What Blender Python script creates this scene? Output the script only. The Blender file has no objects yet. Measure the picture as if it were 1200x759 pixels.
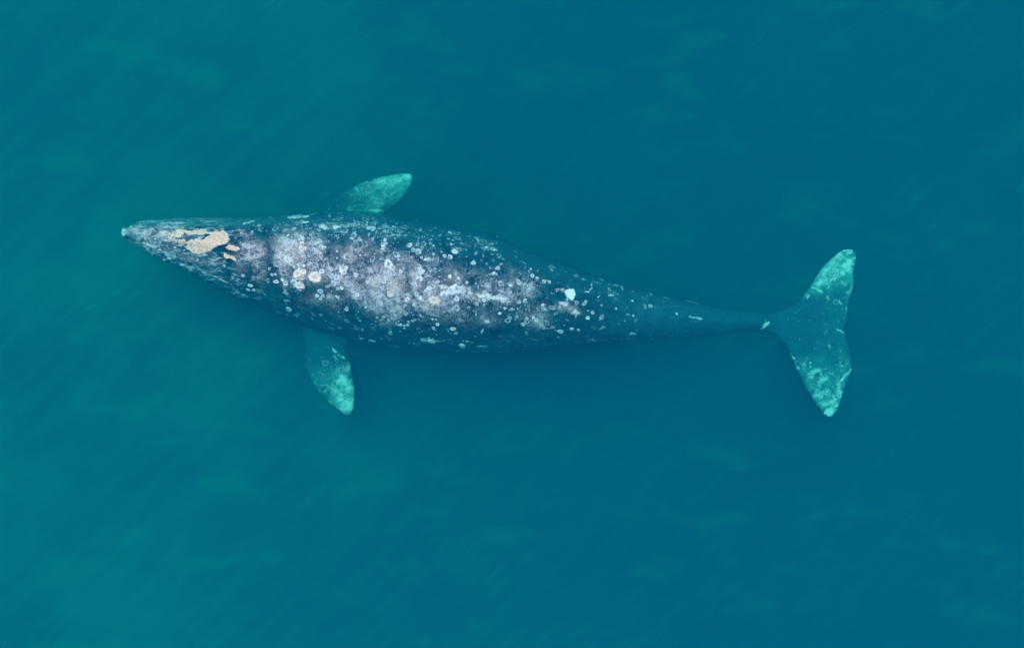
import bpy, bmesh, math, random
import numpy as np
from mathutils import Vector
from mathutils.bvhtree import BVHTree

random.seed(7)
np.random.seed(7)
R = math.radians
S = bpy.context.scene
COL = S.collection

# ------------------------------------------------------------------ camera, sky, sun, exposure
CAM_H = 30.0                 # metres above the sea
PPM = 66.15                  # photograph pixels per metre at the sea surface
cam_d = bpy.data.cameras.new('camera')
cam_d.sensor_fit = 'HORIZONTAL'
cam_d.angle = 2 * math.atan((600 / PPM) / CAM_H)
cam_d.clip_end = 5000
cam = bpy.data.objects.new('camera', cam_d)
COL.objects.link(cam)
cam.location = (0, 0, CAM_H)
cam.rotation_euler = (0, 0, 0)
S.camera = cam

SUN_EL, SUN_ROT = R(73), R(-20)
w = bpy.data.worlds.new('World')
S.world = w
w.use_nodes = True
wn = w.node_tree
bg = wn.nodes['Background']
sky = wn.nodes.new('ShaderNodeTexSky')
sky.sky_type = 'NISHITA'
sky.sun_disc = False
sky.sun_elevation = SUN_EL
sky.sun_rotation = SUN_ROT
wn.links.new(sky.outputs[0], bg.inputs['Color'])
bg.inputs['Strength'].default_value = 0.10

sd = bpy.data.lights.new('sun', 'SUN')
sd.energy = 1.15
sd.angle = R(24)             # thin overcast, scattered again by the swell
sd.color = (1.0, 0.96, 0.90)
sun = bpy.data.objects.new('sun', sd)
COL.objects.link(sun)
sdir = Vector((math.sin(SUN_ROT) * math.cos(SUN_EL), math.cos(SUN_ROT) * math.cos(SUN_EL), math.sin(SUN_EL)))
sun.rotation_euler = sdir.to_track_quat('Z', 'Y').to_euler()
sun.location = sdir * 40

S.view_settings.view_transform = 'Standard'
S.view_settings.look = 'None'
S.view_settings.gamma = 1.0
S.view_settings.exposure = 0.9
S.cycles.max_bounces = 8
S.cycles.volume_bounces = 4
S.cycles.diffuse_bounces = 3
S.cycles.use_denoising = True
S.cycles.denoiser = 'OPENIMAGEDENOISE'
S.cycles.denoising_input_passes = 'RGB_ALBEDO_NORMAL'
S.cycles.denoising_prefilter = 'ACCURATE'
S.cycles.sample_clamp_indirect = 4.0

# ------------------------------------------------------------------ helpers
def at(px, py, z=0.0):
    """world point at height z under a point of the plan (photograph pixels)"""
    k = (CAM_H - z) / CAM_H / PPM
    return Vector(((px - 600) * k, (379.5 - py) * k, z))

def plan(co):
    k = CAM_H / (CAM_H - co[:, 2]) * PPM
    return 600 + co[:, 0] * k, 379.5 - co[:, 1] * k

def interp(x, xs, ys):
    """smooth (Catmull-Rom tangents) interpolation"""
    xs = np.asarray(xs, float); ys = np.asarray(ys, float)
    m = np.gradient(ys, xs)
    d = np.diff(ys) / np.diff(xs)
    m[0], m[-1] = d[0], d[-1]
    x = np.clip(np.asarray(x, float), xs[0], xs[-1])
    i = np.clip(np.searchsorted(xs, x) - 1, 0, len(xs) - 2)
    h = xs[i + 1] - xs[i]; t = (x - xs[i]) / h
    return ((2*t**3 - 3*t**2 + 1) * ys[i] + (t**3 - 2*t**2 + t) * h * m[i]
            + (-2*t**3 + 3*t**2) * ys[i + 1] + (t**3 - t**2) * h * m[i + 1])

def hash3(i, j, k, seed):
    n = (i * 374761393 + j * 668265263 + k * 2147483647 + seed * 974711) & 0xffffffff
    n = ((n ^ (n >> 13)) * 1274126177) & 0xffffffff
    return ((n ^ (n >> 16)) & 0xffff) / 65535.0

def vnoise(p, scale, seed=0):
    q = p * scale
    f = np.floor(q); i = f.astype(np.int64); t = q - f
    t = t * t * (3 - 2 * t)
    out = 0
    for a in (0, 1):
        for b in (0, 1):
            for c in (0, 1):
                wgt = (t[:, 0] if a else 1 - t[:, 0]) * (t[:, 1] if b else 1 - t[:, 1]) * (t[:, 2] if c else 1 - t[:, 2])
                out = out + wgt * hash3(i[:, 0] + a, i[:, 1] + b, i[:, 2] + c, seed)
    return out

def seg_dist(u, v, pts):
    best = np.full(len(u), 1e9)
    for (x0, y0), (x1, y1) in zip(pts[:-1], pts[1:]):
        dx, dy = x1 - x0, y1 - y0
        L = dx * dx + dy * dy + 1e-9
        t = np.clip(((u - x0) * dx + (v - y0) * dy) / L, 0, 1)
        best = np.minimum(best, np.hypot(u - x0 - t * dx, v - y0 - t * dy))
    return best

def inside(u, v, poly):
    r = np.zeros(len(u), bool)
    n = len(poly)
    for a in range(n):
        x0, y0 = poly[a]; x1, y1 = poly[(a + 1) % n]
        c = (y0 > v) != (y1 > v)
        if y0 != y1:
            r ^= c & (u < (x1 - x0) * (v - y0) / (y1 - y0) + x0)
    return r

def chaikin(poly, n=2):
    p = [np.array(q, float) for q in poly]
    for _ in range(n):
        o = []
        for a in range(len(p)):
            q, r = p[a], p[(a + 1) % len(p)]
            o += [q * .75 + r * .25, q * .25 + r * .75]
        p = o
    return [tuple(q) for q in p]

def sstep(a, b, x):
    t = np.clip((x - a) / (b - a), 0, 1)
    return t * t * (3 - 2 * t)

def new_mat(name):
    m = bpy.data.materials.new(name)
    m.use_nodes = True
    return m, m.node_tree, m.node_tree.nodes['Principled BSDF']

class NT:
    """short-hand for node trees"""
    def __init__(self, nt): self.nt = nt
    def n(self, kind, **kw):
        x = self.nt.nodes.new(kind)
        for k, v in kw.items(): setattr(x, k, v)
        return x
    def link(self, a, b): self.nt.links.new(a, b)
    def put(self, sock, v):
        if isinstance(v, bpy.types.NodeSocket): self.link(v, sock)
        else: sock.default_value = v
    def math(self, op, a, b=None, clamp=False):
        x = self.n('ShaderNodeMath', operation=op, use_clamp=clamp)
        self.put(x.inputs[0], a)
        if b is not None: self.put(x.inputs[1], b)
        return x.outputs[0]
    def mix(self, f, a, b):
        x = self.n('ShaderNodeMix', data_type='RGBA')
        self.put(x.inputs[0], f)
        self.put(x.inputs[6], a if isinstance(a, bpy.types.NodeSocket) else (*a, 1))
        self.put(x.inputs[7], b if isinstance(b, bpy.types.NodeSocket) else (*b, 1))
        return x.outputs[2]
    def noise(self, vec, scale, detail=4, rough=.55):
        x = self.n('ShaderNodeTexNoise')
        self.link(vec, x.inputs['Vector'])
        x.inputs['Scale'].default_value = scale
        x.inputs['Detail'].default_value = detail
        x.inputs['Roughness'].default_value = rough
        return x.outputs['Fac']
    def step(self, v, a, b):
        x = self.n('ShaderNodeMapRange', interpolation_type='SMOOTHSTEP')
        self.put(x.inputs[0], v); self.put(x.inputs[1], a); self.put(x.inputs[2], b)
        return x.outputs[0]
    def attr(self, name):
        x = self.n('ShaderNodeAttribute', attribute_name=name)
        return x.outputs['Fac']

def link_mesh(name, verts, faces, mat=None, parent=None, smooth=True):
    me = bpy.data.meshes.new(name)
    me.from_pydata([tuple(v) for v in verts], [], faces)
    if smooth: me.polygons.foreach_set('use_smooth', [True] * len(me.polygons))
    if mat: me.materials.append(mat)
    me.update()
    o = bpy.data.objects.new(name, me)
    COL.objects.link(o)
    if parent: o.parent = parent
    return o

# ------------------------------------------------------------------ the sea
BIG = 1500.0
sea_m = bpy.data.materials.new('sea_water')
sea_m.use_nodes = True
nt = NT(sea_m.node_tree)
for x in list(sea_m.node_tree.nodes): sea_m.node_tree.nodes.remove(x)
out = nt.n('ShaderNodeOutputMaterial')
sc = nt.n('ShaderNodeVolumeScatter'); ab = nt.n('ShaderNodeVolumeAbsorption'); ad = nt.n('ShaderNodeAddShader')
SCAT = (0.003, 0.112, 0.231)     # 1/m
ABSB = (1.60, 0.120, 0.154)      # 1/m
ks = max(SCAT); sc.inputs['Color'].default_value = (*[c / ks for c in SCAT], 1); sc.inputs['Density'].default_value = ks
ka = 1.0; ab.inputs['Color'].default_value = (*[1 - c / ka for c in ABSB], 1); ab.inputs['Density'].default_value = ka
sc.inputs['Anisotropy'].default_value = 0.0
nt.link(sc.outputs[0], ad.inputs[0]); nt.link(ab.outputs[0], ad.inputs[1]); nt.link(ad.outputs[0], out.inputs['Volume'])
B = BIG
sea = link_mesh('sea_water', [(-B, -B, -40), (B, -B, -40), (B, B, -40), (-B, B, -40), (-B, -B, 0), (B, -B, 0), (B, B, 0), (-B, B, 0)],
                [(3, 2, 1, 0), (4, 5, 6, 7), (0, 1, 5, 4), (1, 2, 6, 5), (2, 3, 7, 6), (3, 0, 4, 7)], sea_m, smooth=False)
sea['kind'] = 'structure'

# seabed: one sheet, finer under the view, shelving to the right
def seabed_z(x, y):
    p = np.stack([x, y, np.zeros_like(x)], 1)
    z = -4.3 - .95 * np.tanh((x + 1 + 0.1 * y) / 7.0)
    return z + (vnoise(p, .22, 3) - .5) * 1.3 + (vnoise(p, .6, 4) - .5) * .35
g = np.concatenate([[-1500, -700, -300, -120, -60, -35], np.linspace(-20, 20, 101), [35, 60, 120, 300, 700, 1500]])
gx, gy = np.meshgrid(g, g, indexing='ij')
zz = seabed_z(gx.ravel(), gy.ravel())
n = len(g)
bed_m, t_, bs = new_mat('seabed_sand')
nt = NT(t_)
tc = nt.n('ShaderNodeTexCoord').outputs['Object']
mp = nt.n('ShaderNodeMapping'); nt.link(tc, mp.inputs[0]); mp.inputs['Rotation'].default_value = (0, 0, R(-42)); 
mp2 = nt.n('ShaderNodeMapping'); nt.link(mp.outputs[0], mp2.inputs[0]); mp2.inputs['Scale'].default_value = (.5, 3.4, 1)
n1 = nt.noise(tc, .33, 3, .5); n2 = nt.noise(mp2.outputs[0], .8, 3, .55); n3 = nt.noise(tc, 1.1, 4, .55)
c = nt.mix(nt.step(n1, .42, .68), (.12, .17, .16), (.24, .29, .255))
c = nt.mix(nt.math('MULTIPLY', nt.step(n2, .42, .7), .55), c, (.27, .34, .30))  # diagonal light streaks from surface waves, painted into the sand colour
c = nt.mix(nt.math('MULTIPLY', nt.step(n3, .5, .75), .5), c, (.12, .20, .09))
mp3 = nt.n('ShaderNodeMapping'); nt.link(tc, mp3.inputs[0]); mp3.inputs['Rotation'].default_value = (0, 0, R(28)); mp3.inputs['Scale'].default_value = (.8, 1.9, 1)
n4 = nt.noise(mp3.outputs[0], .75, 5, .6); n5 = nt.noise(mp2.outputs[0], 1.9, 3, .6)
sx_ = nt.n('ShaderNodeSeparateXYZ'); nt.link(tc, sx_.inputs[0])
c = nt.mix(nt.math('MULTIPLY', nt.step(sx_.outputs[0], -7.5, 5), .72), c, (.03, .06, .085))      # weed and mud on the deeper side
c = nt.mix(nt.math('MULTIPLY', nt.step(n4, .53, .70), .60), c, (.20, .42, .25))
c = nt.mix(nt.math('MULTIPLY', nt.step(n5, .50, .72), nt.math('MULTIPLY', nt.step(n1, .38, .62), .5)), c, (.30, .40, .37))  # finer light streaks, also painted on the bed
nt.link(c, bs.inputs['Base Color']); bs.inputs['Roughness'].default_value = .95; bs.inputs['Specular IOR Level'].default_value = .05
bed = link_mesh('seabed', np.stack([gx.ravel(), gy.ravel(), zz], 1),
                [(i * n + j, (i + 1) * n + j, (i + 1) * n + j + 1, i * n + j + 1) for i in range(n - 1) for j in range(n - 1)], bed_m)
bed['kind'] = 'structure'

# ------------------------------------------------------------------ the whale's body
# stations: plan x, upper outline, lower outline, top z, bottom z
ST = np.array([
    (142.2, 271.2, 273.6, -.70, -.76), (143.6, 268.6, 276.4, -.62, -.84), (147, 266.0, 279.8, -.56, -.92), (155, 262.5, 286, -.49, -1.0), (168, 260, 293, -.44, -1.1), (185, 257.5, 301, -.38, -1.2),
    (215, 256, 316, -.30, -1.4), (250, 255.5, 335, -.24, -1.6), (290, 255, 353, -.19, -1.85), (330, 253, 370, -.16, -2.05),
    (370, 250, 385, -.15, -2.25), (420, 248.5, 398, -.15, -2.4), (470, 257, 408, -.16, -2.48), (520, 263, 414, -.17, -2.48),
    (570, 273, 416, -.20, -2.40), (620, 294, 414, -.24, -2.25), (660, 309, 409, -.29, -2.1), (700, 323, 404, -.36, -1.95),
    (740, 335, 400, -.45, -1.78), (780, 346, 397, -.55, -1.62), (820, 355, 394, -.66, -1.48), (860, 362, 390, -.78, -1.35),
    (890, 366.5, 387.5, -.86, -1.26), (915, 368, 388, -.93, -1.18), (940, 372, 388, -1.0, -1.12), (952, 376, 385, -1.04, -1.08)])
ns, nr = 220, 56
sx = np.concatenate([142.2 + 12.8 * np.linspace(0, 1, 20)**1.9, np.linspace(155.5, 952, ns - 20)])
cols = [interp(sx, ST[:, 0], ST[:, k]) for k in range(1, 5)]
cols[2] = cols[2] + .07 * np.clip((800 - sx) / 300, 0, 1) - .16 * sstep(660, 860, sx)
cols[3] = cols[3] - .16 * sstep(660, 860, sx)
verts, faces = [], []
for k in range(ns):
    u0, u1, zt, zb = [c_[k] for c_ in cols]
    x = sx[k]
    zw = zt + (zb - zt) * (.50 if x > 330 else .38 + .12 * (x - 143) / 187)
    mid, hw = (u0 + u1) / 2, (u1 - u0) / 2
    roll = np.interp(x, [143, 200, 300, 450, 700, 900], [0, 5, 9, 8, 4, 0])
    q = np.interp(x, [143, 200, 300, 420, 700, 880], [2.0, 1.75, 1.9, 2.15, 1.9, 1.7])
    for a in range(nr):
        th = 2 * math.pi * a / nr
        cs, sn = math.cos(th), math.sin(th)
        e = 2 / q
        yy = mid + hw * math.copysign(abs(cs)**(e if sn > 0 else 1.0), cs)
        z = zw + ((zt - zw) * sn**e if sn > 0 else (zw - zb) * sn)
        yy -= roll * max(0, (z - zw) / (zt - zw))
        verts.append(at(x, yy, z))
for k in range(ns - 1):
    for a in range(nr):
        b = (a + 1) % nr
        faces.append((k * nr + a, k * nr + b, (k + 1) * nr + b, (k + 1) * nr + a))
faces.append(tuple(range(nr))[::-1]); faces.append(tuple((ns - 1) * nr + a for a in range(nr)))

def slab(poly, zfun, thick, step=1.0):
    """a lens-edged blade: plan outline (pixels), height and greatest thickness"""
    poly = chaikin(poly)
    xs = [p[0] for p in poly]; ys = [p[1] for p in poly]
    gu = np.arange(min(xs) - 1, max(xs) + 1, step); gv = np.arange(min(ys) - 1, max(ys) + 1, step)
    U, V = np.meshgrid(gu, gv, indexing='ij')
    ins = inside(U.ravel(), V.ravel(), poly)
    d = seg_dist(U.ravel(), V.ravel(), poly + poly[:1])
    t = thick(U.ravel(), V.ravel()) * np.sqrt(1 - np.exp(-d / 9.0)) + .02
    zc = zfun(U.ravel(), V.ravel())
    ins = ins.reshape(U.shape)
    base = len(verts)
    tops, bots = {}, {}
    nv = U.shape[1]
    cells = ins[:-1, :-1] & ins[1:, :-1] & ins[1:, 1:] & ins[:-1, 1:]
    def vid(i, j, top):
        dct = tops if top else bots
        k = i * nv + j
        if k not in dct:
            dct[k] = len(verts)
            verts.append(at(U[i, j], V[i, j], zc[k] + (t[k] if top else -t[k])))
        return dct[k]
    ci, cj = np.nonzero(cells)
    for i, j in zip(ci, cj):
        q = [(i, j), (i + 1, j), (i + 1, j + 1), (i, j + 1)]
        faces.append(tuple(vid(a, b, True) for a, b in q)[::-1])
        faces.append(tuple(vid(a, b, False) for a, b in q))
        for (di, dj, e0, e1) in ((0, -1, 0, 1), (1, 0, 1, 2), (0, 1, 2, 3), (-1, 0, 3, 0)):
            a, b = i + di, j + dj
            if not (0 <= a < cells.shape[0] and 0 <= b < cells.shape[1] and cells[a, b]):
                faces.append((vid(*q[e0], True), vid(*q[e1], True), vid(*q[e1], False), vid(*q[e0], False)))

FLUKE = [(880, 372), (905, 366.5), (925, 360), (938, 351), (948, 337), (957, 322), (967, 309.5), (979, 298), (989, 291), (1000, 291.5), (1004, 299),
         (1002.5, 309), (1000, 320), (1002, 329), (1000, 338), (997, 348), (995, 358), (993.5, 370), (992, 380), (988, 386), (991, 391), (994, 400), (997, 414), (999, 430), (996, 440),
         (990, 452), (987, 465), (983, 478), (976, 488), (969.5, 490), (961, 481), (954, 470), (946, 457), (939, 445), (932, 431), (925, 414), (915, 398), (903, 389), (880, 386)]
slab(FLUKE, lambda u, v: -1.22 + .14 * np.clip(np.abs(v - 385) / 100, 0, 1)**2 - .05 * sstep(385, 490, v),
     lambda u, v: .13 * np.clip(1.15 - np.abs(v - 381) / 150, .35, 1) * np.clip(1.25 - (u - 900) / 130, .5, 1))
FLIP_N = [(352, 300), (352, 258), (372, 246), (390, 234), (406, 222), (425, 213), (446, 207), (466, 203), (480, 202), (485, 207), (481, 218), (471, 233), (458, 246), (444, 256), (432, 270), (425, 300)]
slab(FLIP_N, lambda u, v: -1.28 - .28 * sstep(215, 262, v) + .0 * u, lambda u, v: .05 + .10 * sstep(210, 265, v))
FLIP_S = [(352, 350), (354, 395), (356, 420), (361, 438), (370, 455), (383, 469), (397, 481), (408, 489.5), (414, 483), (417, 466), (415, 446), (411, 426), (404, 409), (412, 390), (412, 350)]
slab(FLIP_S, lambda u, v: -1.16 - .30 * sstep(470, 395, v), lambda u, v: .05 + .10 * sstep(480, 400, v))

raw = bpy.data.meshes.new('raw')
raw.from_pydata([tuple(v) for v in verts], [], faces)
bm = bmesh.new(); bm.from_mesh(raw); bmesh.ops.recalc_face_normals(bm, faces=bm.faces); bm.to_mesh(raw); bm.free()
ro = bpy.data.objects.new('raw', raw); COL.objects.link(ro)
md = ro.modifiers.new('r', 'REMESH'); md.mode = 'VOXEL'; md.voxel_size = .021; md.adaptivity = 0
ms = ro.modifiers.new('s', 'SMOOTH'); ms.factor = .5; ms.iterations = 6
dg = bpy.context.evaluated_depsgraph_get()
me = bpy.data.meshes.new_from_object(ro.evaluated_get(dg))
bpy.data.objects.remove(ro); bpy.data.meshes.remove(raw)
me.name = 'gray_whale'
nv = len(me.vertices)
co = np.empty(nv * 3, np.float32); me.vertices.foreach_get('co', co); co = co.reshape(-1, 3).astype(float)
nor = np.empty(nv * 3, np.float32); me.vertices.foreach_get('normal', nor); nor = nor.reshape(-1, 3).astype(float)
U, V = plan(co)
up = sstep(-.5, -.05, nor[:, 2])

# relief: lips, rostrum, blowholes, neck folds, knuckles along the tail stock, skin lumps
LIP_N = [(149, 266), (165, 264.5), (185, 265), (215, 267), (250, 268.5), (280, 266.5), (300, 267), (318, 272)]
LIP_S = [(150, 279), (162, 286), (176, 292), (190, 297), (207, 304), (232, 316), (252, 326), (268, 335), (280, 344), (292, 351)]
ros = chaikin(LIP_N + LIP_S[::-1], 1)
h = np.zeros(nv)
dl = np.minimum(seg_dist(U, V, LIP_N), seg_dist(U, V, LIP_S))
h -= .045 * np.exp(-(dl / 1.9)**2) * up
h += .05 * inside(U, V, ros) * sstep(0, 5, dl) * up * sstep(330, 270, U)
h += .025 * np.exp(-((dl - 4.5) / 2.2)**2) * up * ~inside(U, V, ros) * (U < 300)
h += .04 * np.exp(-(seg_dist(U, V, [(150, 272), (200, 278), (262, 289)]) / 4)**2) * up      # rostral ridge
BLOW = ([(266, 293.5), (273, 297)], [(264, 299.5), (270, 304)])
for b_ in ([(263, 292), (279, 297.5)],):
    h -= .06 * np.exp(-(seg_dist(U, V, b_) / 1.4)**2) * up
h -= .035 * np.exp(-(seg_dist(U, V, [(319, 262), (317, 290), (316, 315)]) / 5)**2) * up    # behind the skull
h -= .02 * np.exp(-(seg_dist(U, V, [(386, 255), (387, 275), (385, 300)]) / 3)**2) * up
for k, kx in enumerate(np.linspace(672, 884, 11)):
    ky = interp(np.array([kx]), [660, 720, 780, 840, 890], [352, 361, 369, 375, 378])[0]
    h += (.055 - .002 * k) * np.exp(-((U - kx) / 6.5)**2 - ((V - ky) / 5)**2) * up
h += .02 * (vnoise(co, 3.2, 11) - .5) + .012 * (vnoise(co, 9, 12) - .5) + .008 * (vnoise(co, 22, 13) - .5) * up
co = co + nor * h[:, None]
me.vertices.foreach_set('co', co.astype(np.float32).ravel())
me.update()
U, V = plan(co)

# ------------------------------------------------------------------ skin marks, plus water haze painted into the skin colour
wu = U + (vnoise(co, 14, 21) - .5) * 5 + (vnoise(co, 34, 22) - .5) * 2.6
wv = V + (vnoise(co, 14, 23) - .5) * 5 + (vnoise(co, 34, 24) - .5) * 2.6
BRK = vnoise(co, 26, 61)
def blob(x, y, rx, ry, ang=0, soft=.5, warp=True):
    u, v = (wu, wv) if warp else (U, V)
    c_, s_ = math.cos(R(ang)), math.sin(R(ang))
    a = ((u - x) * c_ + (v - y) * s_) / rx; b = (-(u - x) * s_ + (v - y) * c_) / ry
    return sstep(1 + soft, 1 - soft, np.hypot(a, b)) * up
def stroke(pts, wd, soft=.6):
    u = U + (wu - U) * .35; v = V + (wv - V) * .35
    return sstep(wd * (1 + soft), wd * (1 - soft), seg_dist(u, v, pts)) * up * np.clip(.15 + 1.35 * BRK, 0, 1.1)
def patch(poly, edge=1.5):
    u = U + (wu - U) * .6; v = V + (wv - V) * .6
    u = u + (vnoise(co, 8, 71) - .5) * 3.2 * (edge > 1); v = v + (vnoise(co, 8, 72) - .5) * 3.2 * (edge > 1)
    d = seg_dist(u, v, poly + poly[:1]); i_ = inside(u, v, poly)
    return sstep(-edge, edge, np.where(i_, d, -d)) * up
A = {k: np.zeros(nv) for k in ('grey', 'fleck', 'tan', 'white', 'teal_and_haze', 'scrape', 'pale', 'limb')}
def add(k, f, s=1.0): A[k] = np.maximum(A[k], f * s)

# lavender grey clouds over the back
for (x, y, rx, ry, an, s) in [
    (296, 294, 19, 13, 0, .95), (304, 314, 9, 16, 0, .75), (284, 310, 9, 11, 30, .55), (351, 292, 30, 23, 8, 1.0), (331, 300, 14, 18, 0, .7),
    (352, 325, 22, 13, 0, .6), (377, 318, 26, 14, 0, .7), (400, 300, 22, 16, 0, .55), (412, 325, 26, 20, 15, .75), (424, 340, 22, 14, 0, .8),
    (450, 327, 30, 22, 0, .95), (455, 355, 26, 16, 0, .75), (458, 374, 14, 9, 0, .7), (432, 292, 26, 14, 0, .5), (470, 308, 24, 16, 0, .65),
    (492, 330, 24, 24, 0, .8), (505, 350, 24, 14, -10, .85), (530, 322, 26, 14, 0, .55), (535, 343, 26, 11, -10, .85), (560, 345, 24, 12, 5, .75),
    (590, 348, 26, 14, 10, .65), (612, 336, 22, 16, 20, .6), (575, 330, 20, 14, 0, .5), (600, 322, 16, 10, 0, .4), (625, 366, 16, 16, 20, .6), (540, 366, 34, 14, 0, .45),
    (505, 372, 20, 10, 0, .4), (630, 380, 14, 7, 15, .5), (560, 374, 22, 10, 0, .45), (667, 361, 14, 7, 12, .7), (500, 300, 24, 10, 20, .45), (366, 352, 16, 8, 0, .35), (395, 350, 14, 16, 0, .45),
    (185, 275, 30, 9, 5, .75), (160, 270, 12, 7, 0, .8), (175, 288, 12, 4, 10, .8), (212, 300, 26, 5, 25, .55), (235, 306, 18, 5, 20, .45), (286, 274, 9, 5, 20, .7), (380, 266, 20, 5, 5, .45)]:
    add('grey', blob(x, y, rx, ry, an, .75), s)
# density of pale flecks and small rings
for (x, y, rx, ry, an, s) in [
    (430, 272, 120, 18, 6, .95), (560, 290, 60, 16, 20, .8), (690, 340, 70, 24, 14, .42), (440, 330, 130, 45, 8, .95), (350, 295, 36, 30, 0, .9), (560, 345, 90, 34, 8, .9), (410, 268, 75, 14, 4, .75), (500, 278, 60, 16, 12, .7), (570, 288, 34, 12, 20, .55),
    (300, 272, 34, 10, 0, .7), (640, 330, 50, 26, 20, .6), (640, 375, 50, 18, 8, .7), (190, 278, 48, 20, 8, .85), (470, 385, 110, 18, 4, .5), (370, 360, 50, 22, 14, .55), (730, 345, 60, 22, 12, .35),
    (760, 396, 70, 5, -4, .6), (300, 325, 40, 22, 30, .45), (700, 372, 60, 22, 8, .32), (560, 405, 80, 7, 0, .55), (640, 310, 50, 8, 20, .4)]:
    add('fleck', blob(x, y, rx, ry, an, .7), min(1, s * 1.1))
# whale-lice tan and the peach rims
TAN = [[(186, 271), (200, 269), (214, 268), (236, 268), (250, 270.5), (262, 269.5), (265.5, 275), (271, 282.4), (261, 285.5), (248, 292), (237, 298.5), (227, 296), (219, 291), (206, 284), (196, 277), (186, 274)]]
HOLE = [(216, 275), (236, 274), (249, 273.5), (246, 277), (238, 280.5), (222, 281), (212, 278)]
tn = patch(TAN[0], 2.0) * (1 - .85 * patch(HOLE, 1.5))
k_ = sstep(236, 212, wu + (wv - 280) * .6)
tn *= 1 - k_ * (1 - sstep(.30, .56, vnoise(co * np.array([.6, 1.6, 1]), 16, 31)) * .8)
tn *= .50 + .62 * vnoise(co, 15, 33)
add('tan', tn)
add('tan', patch([(262.7, 290.3), (267, 287), (280, 289), (281, 291), (275, 295)], .8))
add('tan', patch([(261.3, 296), (265, 297), (277.5, 303.4), (276, 305.4), (264, 302)], .8))
for (x, y, rx, ry, s) in [(206, 274, 16, 3, .55), (210, 285, 9, 3, .5), (188, 275, 10, 2.5, .42), (196, 281, 8, 2, .38), (231, 279, 9, 2.5, .42), (275, 279, 6, 3, .35), (354, 291, 5, 7, .55), (351, 322, 8, 6.5, .8), (369, 325, 7, 7, .75), (350, 334, 8, 5, .65), (458, 344, 6, 5, .5), (509, 352, 7, 6, .65), (505, 399, 4, 3, .6)]:
    add('tan', blob(x, y, rx, ry, 0, .4), s)
# white: scars, snout, patches
for poly in ([(661.5, 341), (667, 338), (673, 337.5), (674.5, 345), (671, 351.5), (665, 347.5)],
             [(892, 386), (896, 379), (902, 375), (900, 381)], [(141, 269), (145, 267), (147, 270), (145, 272), (146.5, 275), (144, 276.5), (141, 276)]):
    add('white', patch(poly, .9), .95 if poly[0][0] < 150 else 1)
for (x, y, rx, ry, an, s) in [(336, 304, 10, 5, 25, .6), (520, 344, 5, 5, 0, .8), (532, 339, 9, 4.5, -12, .85), (518, 336, 5, 2.5, 0, .6), (575, 348, 22, 3.5, 12, .6), (402.5, 316, 4, 6, 0, .8),
                              (452, 322, 4, 5, 0, .6), (455, 310, 5, 6, 0, .7), (533, 294, 5, 3, -10, .7), (493, 317, 4, 6, 10, .6), (436, 268, 4, 2.6, 10, .75), (449, 288, 2, 4, 0, .8), (505, 399, 6, 3, 0, .75),
                              (514, 399, 8, 1.6, 0, .5), (496, 399, 4, 2, 0, .55), (542, 405, 4, 3, 0, .5), (571, 377, 3, 2.4, 0, .6), (812, 353, 9, 4, 15, .3), (657, 340, 5, 2, 0, .4),
                              (674, 366, 6, 3, 10, .55), (661, 356, 7, 1.8, 0, .5), (418, 384, 4, 1.8, 10, .5), (424.5, 386.5, 2.5, 1.6, 0, .45), (570, 286, 14, 6, 20, .28), (380, 266, 8, 2.2, 8, .6), (395, 267, 5, 2, 5, .65)]:
    add('white', blob(x, y, rx, ry, an, .5), s)
for pts, wd, s in [([(337, 254.5), (345, 253), (354, 251.5)], .9, .8), ([(338, 254.5), (350, 254.5), (361, 253)], 1.1, .8), ([(340, 256), (352, 255.5)], .7, .6), ([(353, 260), (360, 260)], 1.5, .8), ([(286, 262), (298, 259)], 1.2, .7), ([(186, 293.5), (196, 297.5), (205, 301)], 1.7, .85), ([(197, 301.5), (200, 303)], .9, .9),
                   ([(213, 310), (223, 313.5)], 1.8, .55), ([(225, 312), (240, 318.5), (252, 324), (266, 331)], 1.3, .75), ([(168, 288), (178, 292), (186, 294)], 1.2, .6), ([(160, 284), (170, 287), (182, 289)], 2, .5), ([(265, 330), (273, 335)], .8, .55), ([(272, 337), (280, 343)], 1.2, .75), ([(281, 344), (290, 348)], 1, .75),
                   ([(312, 361), (330, 368)], 1, .35), ([(527, 272), (529.5, 274)], 1.3, .8), ([(559, 279), (562, 283)], 1, .5), ([(570, 289), (582, 293)], 1.2, .7), ([(566, 301), (567, 294)], .9, .55),
                   ([(682, 342), (690, 341.5), (693.5, 337), (693, 331)], .8, .7), ([(714, 345.5), (719, 346)], 1, .8), ([(720, 333.5), (724, 334)], .9, .8), ([(729, 336), (729, 338)], 1, .8), ([(749, 335), (757, 336.5)], 1, .7),
                   ([(808, 371), (816, 372.3), (823, 374.5)], .9, .85), ([(738, 391.5), (741.5, 390.3), (745, 391.5)], 1, .85), ([(690, 398), (697, 398.3)], 1.2, .5), ([(631, 382), (645, 385), (655, 388)], 1, .45),
                   ([(700, 397), (740, 398), (780, 395.5), (810, 393)], 1.3, .25), ([(655, 354), (664, 353)], .8, .6), ([(655, 356), (667, 357)], .7, .5), ([(421, 277), (420, 281)], 1.2, .6),
                   ([(560, 406), (572, 406)], 1, .55), ([(410, 279), (414, 279.5)], 1.2, .8), ([(607, 360), (604, 375), (603, 388)], .9, .35), ([(617, 354), (620, 365)], .9, .45), ([(560, 334), (560, 337)], 1, .7),
                   ([(488, 334), (492, 341)], 1.3, .6), ([(394, 346), (396, 349)], 1, .9), ([(557, 363), (558, 369)], 1, .7), ([(566, 385), (565, 389)], .9, .6), ([(525, 362), (528, 368)], 1, .5), ([(332, 299), (345, 312)], 2.2, .5)]:
    add('white', stroke(pts, wd), s)
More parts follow.
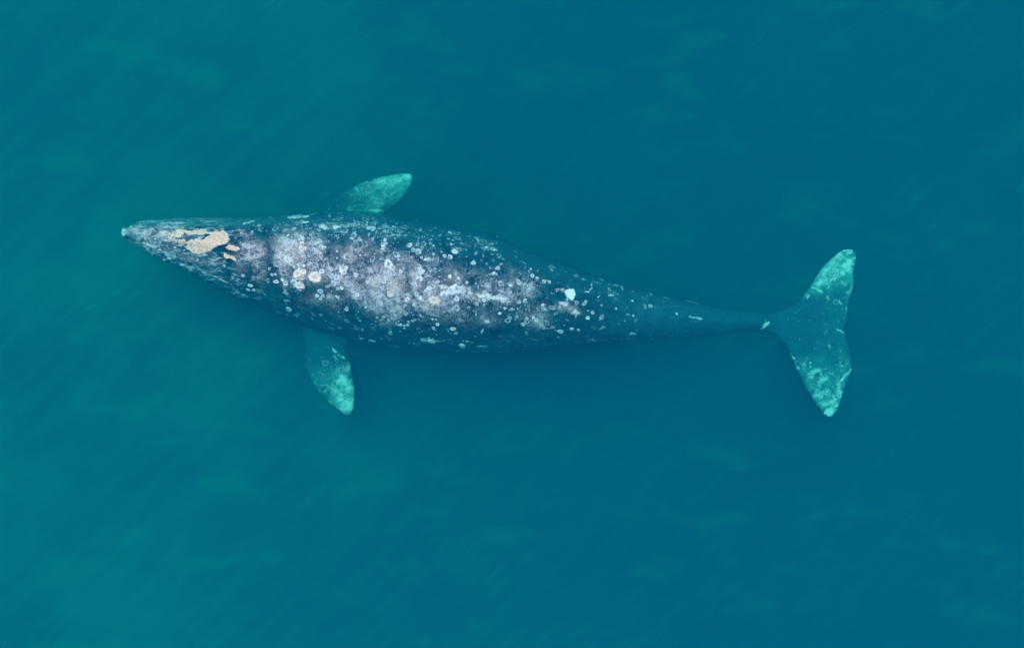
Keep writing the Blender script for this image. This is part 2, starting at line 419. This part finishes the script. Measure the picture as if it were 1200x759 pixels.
# limbs
ft = patch([(984, 292), (999, 290), (1006, 300), (1001, 312), (999, 323), (986, 324), (984, 315), (990, 306), (978, 302)], 2.5)
add('white', ft * sstep(.2, .75, vnoise(co, 13, 51) * .6 + vnoise(co, 30, 52) * .4), .95)
for k in range(16):
    x = 955 + k * 2.1; y = 336 - k * 1.1 + random.uniform(-3, 3)
    add('white', stroke([(x, y + random.uniform(1, 4)), (x + random.uniform(-1.5, 2.5), y - random.uniform(2, 6))], random.uniform(.6, 1.1)), random.uniform(.5, .9))
for pts, wd, s in [([(986, 323), (974, 328), (971, 337)], 1.3, .75), ([(953, 337), (963, 342)], 1.8, .8), ([(948, 345), (946, 349)], 1.2, .7), ([(999, 324), (1002, 328)], 1.2, .6), ([(1000, 335), (993, 344)], 1.3, .6),
                   ([(980, 386), (985, 387), (989, 391)], .9, .8), ([(970, 348), (971, 351)], 1.4, .8), ([(984, 353), (985, 356)], 1.1, .8), ([(926, 414), (931, 421), (935, 432)], 1.4, .75), ([(933, 429), (942, 432)], 1, .5),
                   ([(997, 433), (991, 440), (985, 447)], 1.2, .85), ([(982, 451), (981, 464)], 1.1, .6), ([(984, 456), (983, 466)], 1, .6), ([(966, 484), (972, 480), (981, 474)], 1.6, .75), ([(978, 481), (984, 475)], 1, .6),
                   ([(972, 405), (973, 409)], 1, .6), ([(991, 360), (991, 368)], .7, .5), ([(957, 437), (963, 433), (972, 431)], 1.1, .4), ([(960, 445), (968, 440)], 1, .4), ([(945, 445), (955, 438)], 1, .4)]:
    add('white', stroke(pts, wd), s)
add('white', blob(973, 484, 5, 4.5, -40, .5), .9)
for (x, y, rx, ry, an, sc_) in [(955, 435, 9, 3, -30, .6), (962, 446, 8, 3, -25, .55), (949, 441, 5, 3, 20, .55), (983, 458, 4, 9, 10, .6), (975, 470, 7, 4, -50, .6), (960, 462, 6, 4, 30, .5), (967, 474, 5, 6, 0, .5), (992, 439, 4, 3, 0, .5),
                               (968, 318, 9, 4, -45, .6), (976, 308, 8, 4, -50, .6), (962, 330, 6, 4, -40, .7), (988, 331, 7, 3, 20, .5), (997, 340, 3, 6, 20, .5), (978, 334, 5, 2, 0, .4),
                               (408, 474, 6, 8, 0, .7), (399, 468, 6, 5, 30, .6), (409, 455, 4, 6, 0, .6), (386, 470, 5, 2, 35, .5), (396, 447, 5, 4, 0, .55), (470, 209, 10, 2.5, -10, .6), (452, 219, 8, 2.5, -20, .5), (434, 226, 7, 2, -25, .45), (460, 226, 7, 2, -40, .45), (446, 238, 6, 3, 0, .45)]:
    add('white', blob(x, y, rx, ry, an, .8), sc_)
add('white', blob(971, 472, 12, 16, 15, .8), .22); add('white', blob(958, 440, 18, 14, 0, .8), .2); add('white', blob(970, 318, 24, 11, -48, .7), .38); add('white', blob(978, 345, 16, 16, 0, .8), .12)
add('white', blob(966, 405, 22, 20, 0, .9), .10)
for (x, y, rx, ry, an, s) in [(455, 213, 26, 8, -12, .42), (476, 207, 8, 4, -20, .7), (430, 222, 26, 9, -22, .33), (440, 236, 26, 10, -25, .26), (465, 210.5, 3, 2.5, 0, .8), (441, 247, 8, 1.8, 5, .9), (447, 213, 8, 2, -15, .6)]:
    add('white', blob(x, y, rx, ry, an, .7), s)
for (x, y, rx, ry, an, s) in [(402, 466, 13, 17, -25, .40), (404, 478, 9, 8, 30, .55), (402, 445, 8, 6, 20, .75), (400, 435, 12, 14, 0, .3), (384, 440, 20, 26, -20, .16), (393, 420, 5, 3, 30, .5), (407, 430, 4, 5, 0, .55), (391, 456, 4, 8, -20, .5)]:
    add('white', blob(x, y, rx, ry, an, .7), s)
for pts, wd, s in [([(390, 408), (396, 415), (404, 420)], 1.2, .85), ([(376, 452), (385, 451)], 1, .6), ([(360, 434), (361, 438)], 1.1, .7), ([(369, 446), (371, 449)], 1, .6), ([(386, 470), (398, 483), (407, 487)], 1.2, .5)]:
    add('white', stroke(pts, wd), s)
limb = (np.maximum(sstep(252, 244, V) * (U > 380) * (U < 500), np.maximum(sstep(404, 412, V) * (U > 340) * (U < 430), sstep(925, 950, U))))
LT = ST[:, [0, 1]]; LB = ST[:, [0, 2]]
add('fleck', limb * up, .35)
fk_l = np.maximum.reduce([sstep(345, 318, V) * (U > 930), sstep(405, 440, V) * (U > 915), sstep(252, 244, V) * sstep(395, 460, wu) * (U < 500) * .62, sstep(412, 470, wv) * (U > 340) * (U < 425) * .9])
add('fleck', fk_l * up, 1.0); LIMB = fk_l * up
add('teal_and_haze', sstep(270, 258, V) * sstep(380, 320, U) * up, .95)
add('teal_and_haze', sstep(40, 4, V - np.interp(U, LT[:, 0], LT[:, 1])) * sstep(290, 340, U) * up, .9)  # upper flank tinted towards the water, haze put into the skin colour
add('teal_and_haze', sstep(34, 2, np.interp(U, LB[:, 0], LB[:, 1]) - V) * (U > 200) * (U < 900) * up, .75)  # lower flank edge, same painted haze
add('teal_and_haze', sstep(640, 760, U) * up, .8)  # tail stock tinted to the water colour, painted haze
add('teal_and_haze', sstep(.45, .1, nor[:, 2]), .9)  # steep sides painted lighter to cancel their shaded outline
add('pale', sstep(269, 260, V) * sstep(380, 250, U) * up, .28)
add('pale', sstep(200, 150, U) * up, .3)
fl_n = sstep(256, 246, V) * (U > 375) * (U < 500)
add('pale', fl_n * sstep(385, 450, wu) * up, .75); add('pale', fl_n * sstep(440, 480, U) * up, .9)
fl_s = sstep(402, 412, V) * (U > 340) * (U < 425)
add('pale', fl_s * sstep(415, 452, V) * up, .30); add('pale', blob(402, 462, 16, 28, -20, .6, False), .8)
add('pale', sstep(356, 318, wv + (vnoise(co, 6, 81) - .5) * 26) * (U > 930) * up, .95); add('pale', sstep(392, 450, wv + (vnoise(co, 6, 82) - .5) * 30) * (U > 915) * up, .5); add('pale', sstep(945, 985, U) * up, .16); add('pale', sstep(470, 490, V) * (U > 915) * up, .7)
add('teal_and_haze', sstep(900, 960, U) * up, .75)
add('limb', LIMB)
add('scrape', sstep(345, 250, U) * up, .9); add('scrape', blob(420, 266, 110, 16, 4, .7), .8); add('scrape', blob(740, 345, 120, 24, 12, .8), .55); add('scrape', blob(660, 395, 160, 12, -3, .8), .55)
add('scrape', blob(520, 280, 80, 16, 12, .7), .6); add('scrape', sstep(370, 300, U) * sstep(318, 335, V) * up, .75)
add('teal_and_haze', limb * (U < 900) * up, .75)
add('teal_and_haze', sstep(7, 2, np.interp(U, LB[:, 0], LB[:, 1]) - V) * (U > 640) * (U < 900) * up, .6)  # painted haze again along the lower tail edge
add('teal_and_haze', blob(812, 354, 24, 9, 12, .8), .6)
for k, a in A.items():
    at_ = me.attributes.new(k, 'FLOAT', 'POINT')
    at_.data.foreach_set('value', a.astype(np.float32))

skin_m, t_, bs = new_mat('whale_skin')
nt = NT(t_)
tc = nt.n('ShaderNodeTexCoord').outputs['Object']
nA = nt.noise(tc, 4.5, 5, .6); nB = nt.noise(tc, 13, 5, .65); nC = nt.noise(tc, 34, 3, .6); nD = nt.noise(tc, 1.3, 3, .5)
base = nt.mix(nt.step(nA, .3, .72), (.001, .040, .082), (.003, .108, .158))
base = nt.mix(nt.math('MULTIPLY', nt.step(nB, .5, .75), .5), base, (.014, .165, .21))
base = nt.mix(nt.math('MULTIPLY', nt.attr('teal_and_haze'), .85), base, nt.mix(nB, (.006, .125, .185), (.022, .185, .225)))  # teal hide and the painted water haze share this tint
base = nt.mix(nt.math('MULTIPLY', nt.attr('pale'), nt.step(nt.math('ADD', nB, nA), .58, 1.25)), base, (.10, .56, .46))
# scattered small marks over all the hide, in clumps
fk = nt.attr('fleck')
dist = nt.n('ShaderNodeVectorMath', operation='ADD'); nt.link(tc, dist.inputs[0])
wv_ = nt.n('ShaderNodeTexNoise'); nt.link(tc, wv_.inputs['Vector']); wv_.inputs['Scale'].default_value = 7; wv_.inputs['Detail'].default_value = 3
wsc = nt.n('ShaderNodeVectorMath', operation='SCALE'); nt.link(wv_.outputs['Color'], wsc.inputs[0]); wsc.inputs['Scale'].default_value = .16
nt.link(wsc.outputs[0], dist.inputs[1])
wp = dist.outputs[0]
nE = nt.noise(wp, 24, 4, .7)
clump = nt.step(nt.noise(wp, 3.1, 3, .6), .40, .62)
thr = nt.math('SUBTRACT', .86, nt.math('MULTIPLY', nt.math('MULTIPLY', fk, clump), .32))
flk = nt.step(nE, thr, nt.math('ADD', thr, .10))
# clouds of grey, ragged at the rim
gr = nt.attr('grey')
gnoise = nt.math('ADD', nt.math('MULTIPLY', nE, .8), nt.math('ADD', nt.math('MULTIPLY', nA, .55), nt.math('MULTIPLY', nB, .35)))
gv = nt.step(nt.math('ADD', gr, nt.math('SUBTRACT', gnoise, .90)), .22, 1.0)
greyc = nt.mix(nt.step(nB, .3, .7), (.085, .12, .165), (.29, .30, .335))
greyc = nt.mix(nt.step(nE, .52, .72), greyc, (.56, .58, .62))
nF = nt.noise(wp, 5.2, 6, .66)
c = nt.mix(gv, base, greyc)
# blotches of crusted hide inside the clouds
bl = nt.math('MULTIPLY', nt.step(nF, .50, .59), nt.step(nt.math('ADD', gr, nt.math('MULTIPLY', clump, .25)), .35, .95))
c = nt.mix(nt.math('MULTIPLY', bl, .75), c, nt.mix(nt.step(nE, .38, .66), (.38, .37, .39), (.80, .77, .76)))
bl2 = nt.math('MULTIPLY', nt.step(nF, .475, .39), nt.step(gr, .2, .7))
c = nt.mix(nt.math('MULTIPLY', bl2, .85), c, (.018, .075, .12))
c = nt.mix(nt.math('MULTIPLY', nt.math('MULTIPLY', nt.step(nt.noise(tc, 2.4, 3, .6), .46, .66), gr), .42), c, (.50, .40, .37))     # pinkish new skin
# pale net of worn scars, strongest inside the clouds
ve = nt.n('ShaderNodeTexVoronoi', feature='DISTANCE_TO_EDGE'); nt.link(wp, ve.inputs['Vector']); ve.inputs['Scale'].default_value = 13
net = nt.math('SUBTRACT', 1, nt.step(ve.outputs['Distance'], .02, .13))
c = nt.mix(nt.math('MULTIPLY', nt.math('MULTIPLY', net, nt.math('MULTIPLY', gr, nt.math('ADD', clump, .35))), .55), c, (.58, .62, .70))
# barnacle scars: pale rings from two cell patterns
for scl, r0, wd, amt in ((6.5, .30, .08, .60), (13, .28, .10, .30)):
    vo = nt.n('ShaderNodeTexVoronoi', feature='F1'); nt.link(wp, vo.inputs['Vector']); vo.inputs['Scale'].default_value = scl
    ring = nt.math('SUBTRACT', 1, nt.step(nt.math('ABSOLUTE', nt.math('SUBTRACT', vo.outputs['Distance'], nt.math('MULTIPLY', nA, r0 * 1.7))), 0.03, wd + .03))
    sep = nt.n('ShaderNodeSeparateColor'); nt.link(vo.outputs['Color'], sep.inputs[0])
    on = nt.step(nt.math('SUBTRACT', nt.math('MULTIPLY', fk, amt), sep.outputs[0]), 0, .15)
    c = nt.mix(nt.math('MULTIPLY', nt.math('MULTIPLY', ring, on), nt.math('MULTIPLY', nB, 1.1)), c, (.58, .64, .70))
c = nt.mix(nt.math('MULTIPLY', flk, .7), c, (.62, .68, .72))
# long scrapes on the head and along the sides
ms_ = nt.n('ShaderNodeMapping'); nt.link(wp, ms_.inputs[0]); ms_.inputs['Scale'].default_value = (2.6, 19, 8)
nS = nt.noise(ms_.outputs[0], 1.0, 4, .65)
c = nt.mix(nt.math('MULTIPLY', nt.step(nt.math('ADD', nS, nt.math('MULTIPLY', nt.attr('scrape'), .26)), .72, .88), .75), c, (.45, .55, .60))
tanc = nt.mix(nt.step(nE, .34, .66), (.55, .41, .35), (.98, .76, .61))
tn = nt.attr('tan')
c = nt.mix(nt.step(nt.math('ADD', tn, nt.math('ADD', nt.math('MULTIPLY', nt.math('SUBTRACT', nE, .5), .7), nt.math('MULTIPLY', nt.math('SUBTRACT', nB, .5), .5))), .3, .62), c, tanc)
wh = nt.attr('white')
nW = nt.math('ADD', nt.math('MULTIPLY', nE, .65), nt.math('MULTIPLY', nC, .6))
wf = nt.step(nt.math('ADD', nt.math('MULTIPLY', wh, 1.35), nt.math('MULTIPLY', nt.math('SUBTRACT', nW, .62), 1.7)), .22, 1.15)
wf = nt.math('MULTIPLY', wf, nt.step(wh, .02, .16))
c = nt.mix(wf, c, (.88, .90, .88))
lm = nt.attr('limb')
c = nt.mix(nt.math('MULTIPLY', nt.math('MULTIPLY', nt.step(nF, .51, .63), nt.step(nE, .42, .66)), nt.math('MULTIPLY', lm, 1.0)), c, (.78, .92, .86))
nt.link(c, bs.inputs['Base Color'])
bs.inputs['Roughness'].default_value = .55
bs.inputs['Specular IOR Level'].default_value = .0
bp = nt.n('ShaderNodeBump'); bp.inputs['Strength'].default_value = .5; bp.inputs['Distance'].default_value = .02
nt.link(nt.math('ADD', nB, nC), bp.inputs['Height']); nt.link(bp.outputs[0], bs.inputs['Normal'])
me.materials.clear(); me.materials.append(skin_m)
me.polygons.foreach_set('use_smooth', [True] * len(me.polygons))
whale = bpy.data.objects.new('gray_whale', me)
COL.objects.link(whale)
whale['label'] = 'mottled barnacled gray whale swimming just below the green-blue sea surface'
whale['category'] = 'whale'

# ------------------------------------------------------------------ barnacles
bvh = BVHTree.FromPolygons([tuple(v) for v in co], [tuple(p.vertices) for p in me.polygons])
eye = Vector((0, 0, CAM_H))
def hit(px, py, face=False):
    d = (at(px, py, -1) - eye).normalized()
    loc, nrm, i_, _d = bvh.ray_cast(eye, d)
    return (loc, nrm, i_) if face else (loc, nrm)

def shell_mat(name, pale, dark):
    m, t_, bs = new_mat(name)
    nt = NT(t_)
    tc = nt.n('ShaderNodeTexCoord').outputs['Object']
    a = nt.attr('cup')
    oi = nt.n('ShaderNodeObjectInfo')
    nz = nt.noise(tc, 2.2, 3, .6)
    p2 = nt.mix(nt.math('MULTIPLY', oi.outputs['Random'], .8), pale, tuple(x * f for x, f in zip(pale, (.34, .46, .52))))
    c = nt.mix(nt.step(nt.math('ADD', a, nt.math('MULTIPLY', nt.math('SUBTRACT', nz, .5), .5)), .35, .75), p2, dark)
    nt.link(c, bs.inputs['Base Color']); bs.inputs['Roughness'].default_value = .8; bs.inputs['Specular IOR Level'].default_value = .1
    return m
white_shell = shell_mat('barnacle_shell', (.80, .84, .86), (.26, .34, .40))
cream_shell = shell_mat('barnacle_cream_shell', (.88, .80, .74), (.82, .56, .40))

def barnacle_geo(seg, rnd, closed=False):
    rings = [(1.05, -.12, 0), (.80, .34, 0), (.40, .22, .35), (.18, .04, 1)]
    vs, fs, cup = [], [], []
    a0 = rnd.uniform(0, 6.28); gap = rnd.choice((0, 0, 1, 1.6))
    arc = lambda k: .75 if abs((2 * math.pi * k / seg - a0 + math.pi) % (2 * math.pi) - math.pi) < gap and not closed else 0
    wob = [1 + rnd.uniform(-.24, .24) for _ in range(seg)]
    for r, z, c_ in rings:
        for k in range(seg):
            a = 2 * math.pi * k / seg
            vs.append((r * wob[k] * math.cos(a), r * wob[k] * math.sin(a), z * (1 + rnd.uniform(-.25, .25))))
            cup.append(min(1, c_ + arc(k)) * (closed or 1))
    for q in range(len(rings) - 1):
        for k in range(seg):
            b = (k + 1) % seg
            fs.append((q * seg + k, q * seg + b, (q + 1) * seg + b, (q + 1) * seg + k))
    fs.append(tuple(3 * seg + k for k in range(seg)))
    return vs, fs, cup
def barnacle_mesh(name, seg, seed, mat, closed=False):
    vs, fs, cup = barnacle_geo(seg, random.Random(seed), closed)
    m = bpy.data.meshes.new(name); m.from_pydata(vs, [], fs)
    a = m.attributes.new('cup', 'FLOAT', 'POINT'); a.data.foreach_set('value', cup)
    m.materials.append(mat); m.update()
    return m
WH = [barnacle_mesh('barnacle', 9, k, white_shell) for k in range(8)] + [barnacle_mesh('barnacle', 8, 20 + k, white_shell, .4) for k in range(2)]
CR = [barnacle_mesh('barnacle', 10, 40 + k, cream_shell, 1.1) for k in range(3)]
placed = []
def barnacle(px, py, rx, ry=None, ang=None, kind='w'):
    ry = ry or rx
    if 2.2 <= rx < 5: f_ = random.uniform(.85, 1.2); rx *= f_; ry *= f_
    loc, nrm = hit(px, py)
    if loc is None or len(placed) >= 300: return
    meshes = CR if kind == 'c' else (WH[8:] if kind == 'd' else WH[:8])
    o = bpy.data.objects.new('barnacle', random.choice(meshes))
    COL.objects.link(o)
    x = Vector((math.cos(R(-(ang or 0))), math.sin(R(-(ang or 0))), 0)) if ang is not None else Vector((1, 0, 0))
    x = (x - nrm * x.dot(nrm)).normalized(); y = nrm.cross(x)
    from mathutils import Matrix
    o.matrix_world = Matrix(((x.x, y.x, nrm.x, loc.x), (x.y, y.y, nrm.y, loc.y), (x.z, y.z, nrm.z, loc.z), (0, 0, 0, 1))) @ Matrix.Diagonal((rx / PPM, ry / PPM, min(rx, ry) / PPM, 1))
    o.parent = whale
    placed.append((px, py, max(rx, ry)))

for args in [
    (262.5, 311.5, 1.8), (285, 322.7, 2.2), (293.6, 334.6, 3, 2), (291, 339.5, 3, 2.4), (297, 339.5, 3, 2.2), (316, 315, 2), (319, 322, 2.2), (372, 286, 3), (367.5, 292.5, 3), (376, 290, 3), (380, 291, 2.6),
    (354, 284.5, 3, 3, None, 'c'), (352, 290, 2.4, 2.4, None, 'c'), (357, 291, 2.6, 2.6, None, 'c'), (351, 296, 2, 2, None, 'd'), (329.5, 296, 2, 2, None, 'd'), (331, 301, 2.4), (337, 304, 2.6), (342, 309, 3), (345, 298, 1.6, 1.6, None, 'd'), (351, 281, 1.4, 1.4, None, 'd'), (334, 282, 1.5), (338, 276, 1.8),
    (349.5, 310.5, 1.6, 1.6, None, 'd'), (356, 311.5, 1.7, 1.7, None, 'd'), (348.5, 321, 5.6, 5.2, 0, 'c'), (355.5, 318, 3.6, 3.2, None, 'c'), (353.5, 326, 4, 3.6, 0, 'c'), (369, 325, 7.2, 6.8, 40, 'c'), (366, 321, 2.2, 2, 0, 'd'), (344.5, 331, 4, 3.2, 30), (351, 335, 5.6, 4, 20, 'c'), (335, 332, 4), (324, 330, 3, 2.4),
    (377, 318, 3.6), (388, 324.5, 3), (394.5, 325, 3.6), (402, 313.5, 3, 3), (403.5, 319, 3), (390.5, 332.5, 3), (396, 332.5, 3), (396, 338, 2.2), (375.5, 341.5, 3.4, 2.6), (371.5, 346.5, 2.4), (378.5, 346.5, 2.4), (375.5, 349.5, 2.6), (338, 362, 4), (406, 362, 2.8),
    (436, 268, 2.6), (441, 272, 1.6), (451, 271, 2.1), (454, 266, 1.6), (432, 275, 1.5), (395, 294.5, 1.4, 1.4, None, 'd'), (395, 302.5, 1.4, 1.4, None, 'd'), (448, 286, 2), (450, 290, 2), (480, 287, 3, 3.6, 60), (484, 293, 2.8), (490, 295, 3.4), (494, 302, 2.2), (498, 304, 2), (467, 300, 2.2, 2.2, None, 'd'), (422, 299, 1.2),
    (455, 308, 3, 4, 0), (454, 313.5, 2.6), (461, 313.5, 2.6), (452, 322, 3), (450, 330, 2.6), (446, 329, 2.2), (457, 333, 2.4), (435, 330, 2.4), (417, 322.5, 2.6), (408, 333, 4.6), (407, 326, 2.4), (458, 344, 5.6, 4.6, 0, 'c'), (466.5, 345, 2.2), (450, 347, 1.6, 1.6, None, 'd'), (452.5, 350, 1.6),
    (491, 327, 4, 3), (493, 317, 3, 4, 0), (488.5, 345, 4), (478.5, 345.5, 3, 2.4), (477, 351, 3.6, 2.6, -40), (485, 357, 2), (428, 354, 1.6, 1.6, None, 'd'), (429, 360, 1.5, 1.5, None, 'd'), (499, 340, 2.4),
    (435.5, 399, 4.4, 2.4, -8), (436, 403.5, 1.4), (458, 389, 1.5, 1.5, None, 'd'), (463, 406, 1.4, 1.4, None, 'd'), (466.3, 406.5, 1.4), (421, 394, 1.1), (467, 381, 1.3), (474, 381.5, 1.8), (478, 380.5, 2), (493, 370, 1.7), (442, 372, 2), (450, 372, 2.2),
    (493, 270, 2), (525.5, 280, 1.6), (508, 288, 1.4, 1.4, None, 'd'), (508, 298, 1.8, 1.8, None, 'd'), (529, 286.5, 2), (521, 300, 3), (527, 301, 3), (499, 304, 2), (577, 286, 2), (583, 278, 1.4), (513, 330, 2.6), (503, 338, 4, 3), (509, 352, 6.6, 5.6, None, 'c'),
    (520, 345, 3.4), (528, 340, 3), (535, 338, 3), (539, 339, 2.4), (555, 308, 3), (583, 314, 3), (579, 320, 1.8, 1.8, None, 'd'), (535, 350, 3), (507, 374, 1.4, 1.4, None, 'd'), (511, 374.5, 1.4), (513, 380, 2.4), (508, 384.5, 2.4), (531, 385, 3.6, 2.6), (504, 399, 2.6, 2.2, None, 'c'), (509, 401, 1.4), (542, 404.5, 3.6, 3.2), (547, 400, 1.6), (571, 377, 2.6), (586, 367, 2, 2, None, 'd'), (567, 352, 2.4), (573, 350, 2), (589, 353, 2.2), (550, 343, 2.2),
    (622, 315.5, 2, 1.6, 40), (624, 323, 2.4), (629, 326, 2), (637, 330, 2.7), (643.5, 330.5, 2), (598, 334.5, 1.8, 1.8, None, 'd'), (620, 339, 1.6), (608.5, 354, 3.2), (615.5, 352.5, 2.2, 3), (636, 357, 2.2), (613, 380, 3, 2.6), (606, 371, 1.8), (585, 367, 1.8), (657, 388.5, 3.6, 2.5), (670, 385, 3, 2.4), (678, 386.5, 2.4), (640, 376, 1.5), (629, 375, 2.4), (625, 372, 2), (618, 373, 2),
    (689, 372.5, 3), (694.5, 366.5, 2.2, 2.2, None, 'd'), (701, 348, 1.1), (729, 337, 1.5), (741, 352.5, 1.3, 1.3, None, 'd'), (722, 361.5, 1.5), (742, 370, 1.6), (705, 357.5, 1.4), (763, 345, 1.5, 1.5, None, 'd'), (762, 358.5, 3, 2.6), (793, 367.5, 1.6), (715, 346, 1.4),
    (178.4, 299, 1.5, 1.2, 0, 'd'), (192, 304.6, 1.6, 1.3, 0, 'd'), (188, 284.5, 1.3, 1.3, None, 'd'), (182, 280, 1.4), (176, 274, 1.4), (170, 280, 1.6), (160, 269, 1.4), (205, 290, 1.6), (212, 288, 1.6), (240, 299.5, 1.2), (231, 305, 1.4), (195, 282, 1.5), (186, 277, 1.3),
    (943, 427, 3.2, 2.8), (949.5, 425, 1.4, 1.4, None, 'd'), (950, 429.5, 1.4, 1.4, None, 'd'), (964, 459.5, 2.4), (970, 349.5, 1.6, 1.6, None, 'd'), (984, 354, 1.3), (441, 238, 2.8), (407, 434, 1.8), (357, 427, 1.2), (945, 346, 1.6), (968, 380, 1.0),
]:
    barnacle(*args)
# more, where the hide is roughest
dens = [(455, 328, 90, 38, 6), (350, 295, 34, 26, 0), (560, 345, 80, 30, 8), (480, 285, 90, 18, 8), (640, 360, 50, 26, 10), (450, 385, 110, 20, 4)]
tries = 0
def rnd_spot():
    x, y, rx, ry, an = random.choice(dens)
    a = random.uniform(0, 2 * math.pi); r_ = math.sqrt(random.random())
    u, v = rx * r_ * math.cos(a), ry * r_ * math.sin(a)
    return x + u * math.cos(R(an)) - v * math.sin(R(an)), y + u * math.sin(R(an)) + v * math.cos(R(an))
while len(placed) < 236 and tries < 5000:
    tries += 1
    px, py = rnd_spot()
    r_ = random.choice((1.4, 1.6, 1.8, 2.0, 2.4, 2.8))
    if random.random() < .7:                                   # most settle beside another one
        a, b, c_ = random.choice(placed[:230])
        if a < 300 or a > 660: continue
        th = random.uniform(0, 6.283); px, py = a + (c_ + r_) * .92 * math.cos(th), b + (c_ + r_) * .92 * math.sin(th)
    if all(math.hypot(px - a, py - b) > (r_ + c_) * .85 for a, b, c_ in placed):
        barnacle(px, py, r_, r_ * random.uniform(.8, 1), random.uniform(0, 180), 'w' if random.random() < .75 else 'd')

# crust of tiny barnacles, and the grains of the tan lice colonies: one part each
def crust(name, spots, mat, seg=5, flat=False):
    vs, fs, cup = [], [], []
    for px, py, r_ in spots:
        loc, nrm, fi = hit(px, py, True)
        if loc is None or nrm.z < .15: continue
        if flat and A['tan'][me.polygons[fi].vertices[0]] < random.uniform(.45, .8): continue
        x = Vector((1, 0, 0)); x = (x - nrm * x.dot(nrm)).normalized(); y = nrm.cross(x)
        b = len(vs); r_ /= PPM
        o0 = random.uniform(0, 6)
        for q, (rr, z, c_) in enumerate(((1, -.15, 0), (.7, .45, 0))):
            for k in range(seg):
                a = 2 * math.pi * k / seg + o0
                vs.append(loc + x * (r_ * rr * math.cos(a)) + y * (r_ * rr * math.sin(a)) + nrm * (r_ * z)); cup.append(0)
        vs.append(loc + nrm * (r_ * (.5 if flat else .12))); cup.append(0 if flat else .9)
        for k in range(seg):
            e = (k + 1) % seg
            fs.append((b + k, b + e, b + seg + e, b + seg + k)); fs.append((b + seg + k, b + seg + e, b + 2 * seg))
    o = link_mesh(name, vs, fs, mat, whale, smooth=False)
    a = o.data.attributes.new('cup', 'FLOAT', 'POINT'); a.data.foreach_set('value', cup)
    o['kind'] = 'stuff'
    return o
tiny = []
for _ in range(200):
    px, py = rnd_spot(); tiny.append((px, py, random.uniform(.45, 1.05)))
for (x, y, rx, ry, nn) in [(532, 339, 9, 4.5, 60), (520, 344, 5, 5, 40), (336, 304, 10, 6, 40), (452, 325, 14, 14, 50), (575, 349, 22, 5, 50), (402, 316, 4, 6, 20), (668, 344, 6, 6, 25), (410, 268, 70, 12, 45), (510, 280, 50, 14, 20), (190, 278, 40, 14, 30), (300, 272, 30, 8, 16), (735, 355, 70, 25, 4)]:
    for _ in range(nn):
        a = random.uniform(0, 6.283); r_ = math.sqrt(random.random())
        tiny.append((x + rx * r_ * math.cos(a), y + ry * r_ * math.sin(a), random.uniform(.45, 1.0)))
for poly, nn in ((FLUKE, 34), (FLIP_N[2:-2], 14), (FLIP_S[1:-2], 16)):
    xs = [p[0] for p in poly]; ys = [p[1] for p in poly]
    pu = np.random.uniform(min(xs), max(xs), nn * 4); pv = np.random.uniform(min(ys), max(ys), nn * 4)
    for a, b in [(a, b) for a, b, i_ in zip(pu, pv, inside(pu, pv, poly)) if i_][:nn]:
        tiny.append((a, b, random.uniform(.45, .95)))
crust('barnacle_crust', tiny, white_shell)
lice_m, t_, bs = new_mat('whale_lice')
nt = NT(t_)
tc = nt.n('ShaderNodeTexCoord').outputs['Object']
nt.link(nt.mix(nt.step(nt.noise(tc, 40, 2, .6), .35, .65), (.56, .39, .30), (.98, .73, .56)), bs.inputs['Base Color']); bs.inputs['Roughness'].default_value = .8
lice = []
pu = np.random.uniform(186, 272, 2600); pv = np.random.uniform(267, 299, 2600)
ok = inside(pu, pv, TAN[0]) & ~inside(pu, pv, HOLE) & ((np.random.rand(2600) < np.clip((pu - 200) / 30, .25, .62)))
lice += [(a, b, random.uniform(.5, .95)) for a, b in zip(pu[ok], pv[ok])]
for (x, y, rx, ry, nn) in [(351, 322, 7, 6, 45), (369, 325, 6, 6, 45), (350, 334, 7, 4, 30), (509, 352, 6, 5, 30), (272, 291, 7, 2.4, 40), (270, 300, 7, 2, 30)]:
    for _ in range(nn):
        a = random.uniform(0, 6.283); r_ = math.sqrt(random.random())
        lice.append((x + rx * r_ * math.cos(a), y + ry * r_ * math.sin(a) + (x == 270) * .5 * rx * r_ * math.cos(a), random.uniform(.5, .9)))
crust('lice_patch', lice, lice_m, flat=True)
